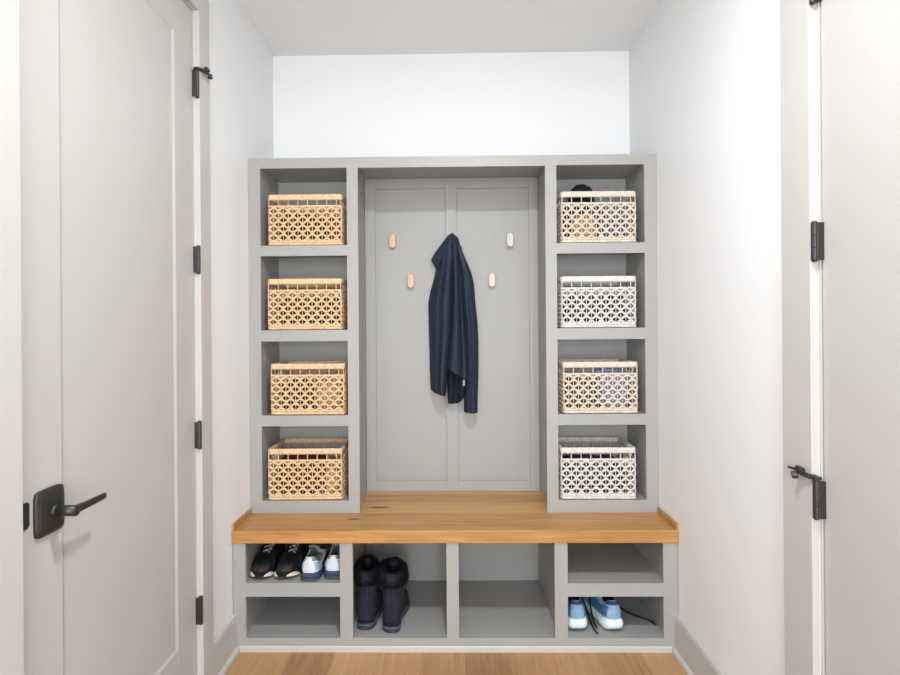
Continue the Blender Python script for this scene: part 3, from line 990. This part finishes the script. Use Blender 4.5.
# boots: heels toward the viewer, fur cuffs folded over
bsole = plain('navy_boot_rubber', srgb(46, 52, 66), .55, bump=.15, scale=150)
bsuede = plain('dark_navy_suede', srgb(24, 28, 40), .9, bump=.5, scale=300, vary=.35, vscale=40, sheen=.0)
bfur = plain('black_fur', (.0035, .0042, .0075, 1), .55, bump=.8, scale=160, vary=.3, vscale=60, spec=.22)
seam_m = plain('seam_thread', srgb(96, 106, 128), .8, bump=.1)
seam_d = plain('dark_seam_thread', srgb(44, 50, 66), .8, bump=.1)
def boot(loc, rz, side, label, lean=(0, 0), cuff=(1, 1), flip=1):
    t = root('boot', loc, label, 'boot', 'navy fur cuffed boots', world=False)
    t.rotation_euler = (0, 0, math.radians(rz))
    t.scale = (1, 1, .935)
    L, hw, n = .262, .051, 64
    o = outline(L, hw, side, n, 0, 1.12)
    oi = outline(L, hw, side, n, -.004, 1.12)
    zsp = lambda s: .010 * max(0, (s - .75) / .25) ** 2
    MB().loft([[(x, y, zsp(s)) for x, y, s in oi], [(x, y, zsp(s) + .004) for x, y, s in o], [(x, y, zsp(s) + .024) for x, y, s in o], [(x, y, zsp(s) + .028) for x, y, s in oi]]).build('sole', bsole, t)
    MB().loft([[(x * (1 + .0015 / max(.02, abs(x)) if abs(x) > 1e-5 else 1), y + (.0012 if s > .5 else -.0012), zsp(s) + z) for x, y, s in o] for z in (.0215, .0238)]).build('welt_stitching', seam_m, t)
    HB = .235
    def shaft(k, z):
        th = 2 * PI * k / n
        w = lerp(.0425, .046, (z - .11) / .12)
        cy = .060 + lean[1] * (z - .1)
        cx = lean[0] * (z - .1)
        return Vector((cx + w * math.sin(th), cy - (w + .006) * math.cos(th), z))
    rr = []
    for f in (0, .12, .25, .4, .55, .7, .85, 1):
        ring = []
        for k in range(n):
            x, y, s = oi[k]
            tp = shaft(k, .125)
            toe = max(0, min(1, (s - .25) / .4))
            a = f * PI / 2
            hf = lerp(f, 1 - math.cos(a), toe)
            vf = lerp(f, math.sin(a), toe)
            zz = lerp(zsp(s) + .027, tp.z, vf)
            bl = math.sin(PI * f) * .004
            ring.append((lerp(x, tp.x, hf) * (1 + bl / .05), lerp(y, tp.y, hf), zz + .0015 * noise.noise((x * 40, y * 40, f * 3 + side))))
        rr.append(ring)
    for z in (.15, .175, .20, HB):
        rr.append([shaft(k, z) * 1 + Vector((.002 * noise.noise((k * .3, z * 40, side)), .002 * noise.noise((k * .25, z * 30, 7 + side)), 0)) for k in range(n)])
    MB().loft(rr, cap=False).build('upper', bsuede, t, smooth=True)
    # back seam strip and heel patch
    mb = MB()
    for sx in (-1, 1):
        mb.tube([shaft(0, z) + Vector((sx * .012, .0012 - .0005, 0)) for z in (.13, .16, .19, .215)], .0012, 6)
    mb.build('back_seam', seam_d, t)
    mb = MB()
    for k in (range(-9, 10),):
        rings = []
        for z in (.034, .05, .068, .080):
            pts = []
            for kk in k:
                x, y, s = oi[kk % n]
                tp = shaft(kk % n, .125)
                f = (z - .027) / .098
                pts.append(Vector((lerp(x, tp.x, f) * 1.07, lerp(y, tp.y, f) - .0025, z - .006 * abs(kk / 9) ** 2 * (z > .07))))
            rings.append([p for p in pts] + [p + Vector((0, .004, 0)) for p in reversed(pts)])
        mb.loft(rings)
    mb.build('heel_patch', bsuede, t, smooth=True)
    # side zip with pull
    mb = MB()
    kz = 16 * flip
    mb.tube([shaft(kz % n, z) + Vector((flip * .001, 0, 0)) for z in (.13, .17, .21)], .0016, 6)
    mb.cyl(shaft(kz % n, .20) + Vector((flip * .003, -.012, 0)), shaft(kz % n, .178) + Vector((flip * .004, -.012, 0)), .0028, 8)
    mb.build('zip', M['chrome'], t)
    # fur cuff
    rng = random.Random(11 + side)
    prof = ((.205, .004), (.200, .014), (.208, .022), (.225, .0255), (.245, .0245), (.262, .021), (.274, .012), (.277, .002), (.270, -.008), (.25, -.012), (.22, -.013))
    rings = []
    for z, g in prof:
        ring = []
        for k in range(n):
            p = shaft(k, z)
            c = Vector((lean[0] * (z - .1), .060 + lean[1] * (z - .1), z))
            d = (p - c).normalized()
            q = p + d * (g * (1 + .22 * noise.noise((k * .35, z * 60, side * 3))))
            q.x = c.x + (q.x - c.x) * cuff[0]
            q.y = c.y + (q.y - c.y) * cuff[1]
            q.z += .004 * noise.noise((k * .2, z * 20, 3 + side)) + .010 * math.cos(2 * PI * k / n + 2.6) * (z > .24)
            ring.append(q)
        rings.append(ring)
    mb = MB(); mb.loft(rings, cap=False)
    for i in range(2600):
        j = rng.randrange(0, len(rings) - 2)
        k = rng.randrange(n)
        p = rings[j][k].lerp(rings[j + 1][(k + 1) % n], rng.random())
        c = Vector((lean[0] * (p.z - .1), .060 + lean[1] * (p.z - .1), p.z))
        d = (p - c); d.z = 0; d.normalize()
        d = d if j < 7 else -d * .4
        dirv = (d * .8 + Vector((rng.uniform(-.7, .7), rng.uniform(-.7, .7), rng.uniform(-.9, .7)))).normalized()
        sd = dirv.cross(Vector((rng.uniform(-1, 1), rng.uniform(-1, 1), rng.uniform(-1, 1)))).normalized() * .0007
        ln = rng.uniform(.006, .013)
        a = [mb.bm.verts.new(p - sd), mb.bm.verts.new(p + sd), mb.bm.verts.new(p + dirv * ln)]
        mb.bm.faces.new(a)
    mb.build('fur_cuff', bfur, t, smooth=True)
    mb = MB()
    mb.loft([[Vector((lean[0] * .1 + (shaft(k, .23).x - lean[0] * .13) * .66, .066 + (shaft(k, .23).y - .066) * .7, .232)) for k in range(n)],
             [Vector((lean[0] * .05 + (shaft(k, .23).x - lean[0] * .13) * .6, .066 + (shaft(k, .23).y - .066) * .6, .06)) for k in range(n)]], cap=False)
    mb.build('lining', bfur, t, smooth=True)
    return t
boot((-.381, 2.270, ZS2), -2, 1, 'navy suede boot with black fur cuff nearest the cubby side', (.02, .02), (.80, 1), -1)
boot((-.264, 2.248, ZS2), -3, -1, 'navy suede boot with black fur cuff, right of its pair', (-.015, .04), (.93, 1), 1)

# ------------------------------------------------------------------ light
def area(name, loc, rot, energy, size, size_y=None, col=(1, 1, 1), shape='RECTANGLE', spread=180):
    l = bpy.data.lights.new(name, 'AREA')
    l.energy = energy
    l.color = col
    l.shape = shape
    l.size = size
    if size_y: l.size_y = size_y
    l.spread = math.radians(spread)
    o = bpy.data.objects.new(name, l)
    COL.objects.link(o)
    o.location = loc
    o.rotation_euler = rot
    return o
area('ceiling_lamp', (.12, .75, HC - .02), (0, 0, 0), 37, .17, None, (.93, .97, 1), 'DISK')
area('added_fill_light', (.15, YB + .02, 1.20), (PI / 2, 0, 0), 100, 1.15, 1.85, (.95, .98, 1))  # added frontal fill behind the viewer, placed in the added opening
w = bpy.data.worlds.new('daylight')
SC.world = w
w.use_nodes = True
w.node_tree.nodes['Background'].inputs[0].default_value = (.85, .92, 1, 1)
w.node_tree.nodes['Background'].inputs[1].default_value = 1.0

# ------------------------------------------------------------------ camera
cam = bpy.data.cameras.new('camera')
cam.sensor_width = 36
cam.lens = 540 / 900 * 36
cam.clip_start = .02
cam.shift_x = (450 - 443.2) / 900      # the picture was levelled with lens shift
cam.shift_y = (327.94 - 337.5) / 900
co = bpy.data.objects.new('camera', cam)
COL.objects.link(co)
yaw, pitch, roll = .0146, 0.0, .0072
f = Vector((0, math.cos(pitch), math.sin(pitch)))
u = Vector((0, -math.sin(pitch), math.cos(pitch)))
r = Vector((1, 0, 0))
rx, uy = r * math.cos(roll) - u * math.sin(roll), u * math.cos(roll) + r * math.sin(roll)
Rz = Matrix.Rotation(yaw, 3, 'Z')
f, rx, uy = Rz @ f, Rz @ rx, Rz @ uy
m = Matrix((rx, uy, -f)).transposed().to_4x4()
m.translation = Vector((-.0049, 0, 1.33))
co.matrix_world = m
SC.camera = co
SC.view_settings.view_transform = 'Standard'
SC.view_settings.look = 'None'
SC.view_settings.exposure = .06
SC.view_settings.gamma = 1
SC.view_settings.use_curve_mapping = False
for o in list(bpy.data.objects):
    if '_o' in o.keys():
        del o['_o']
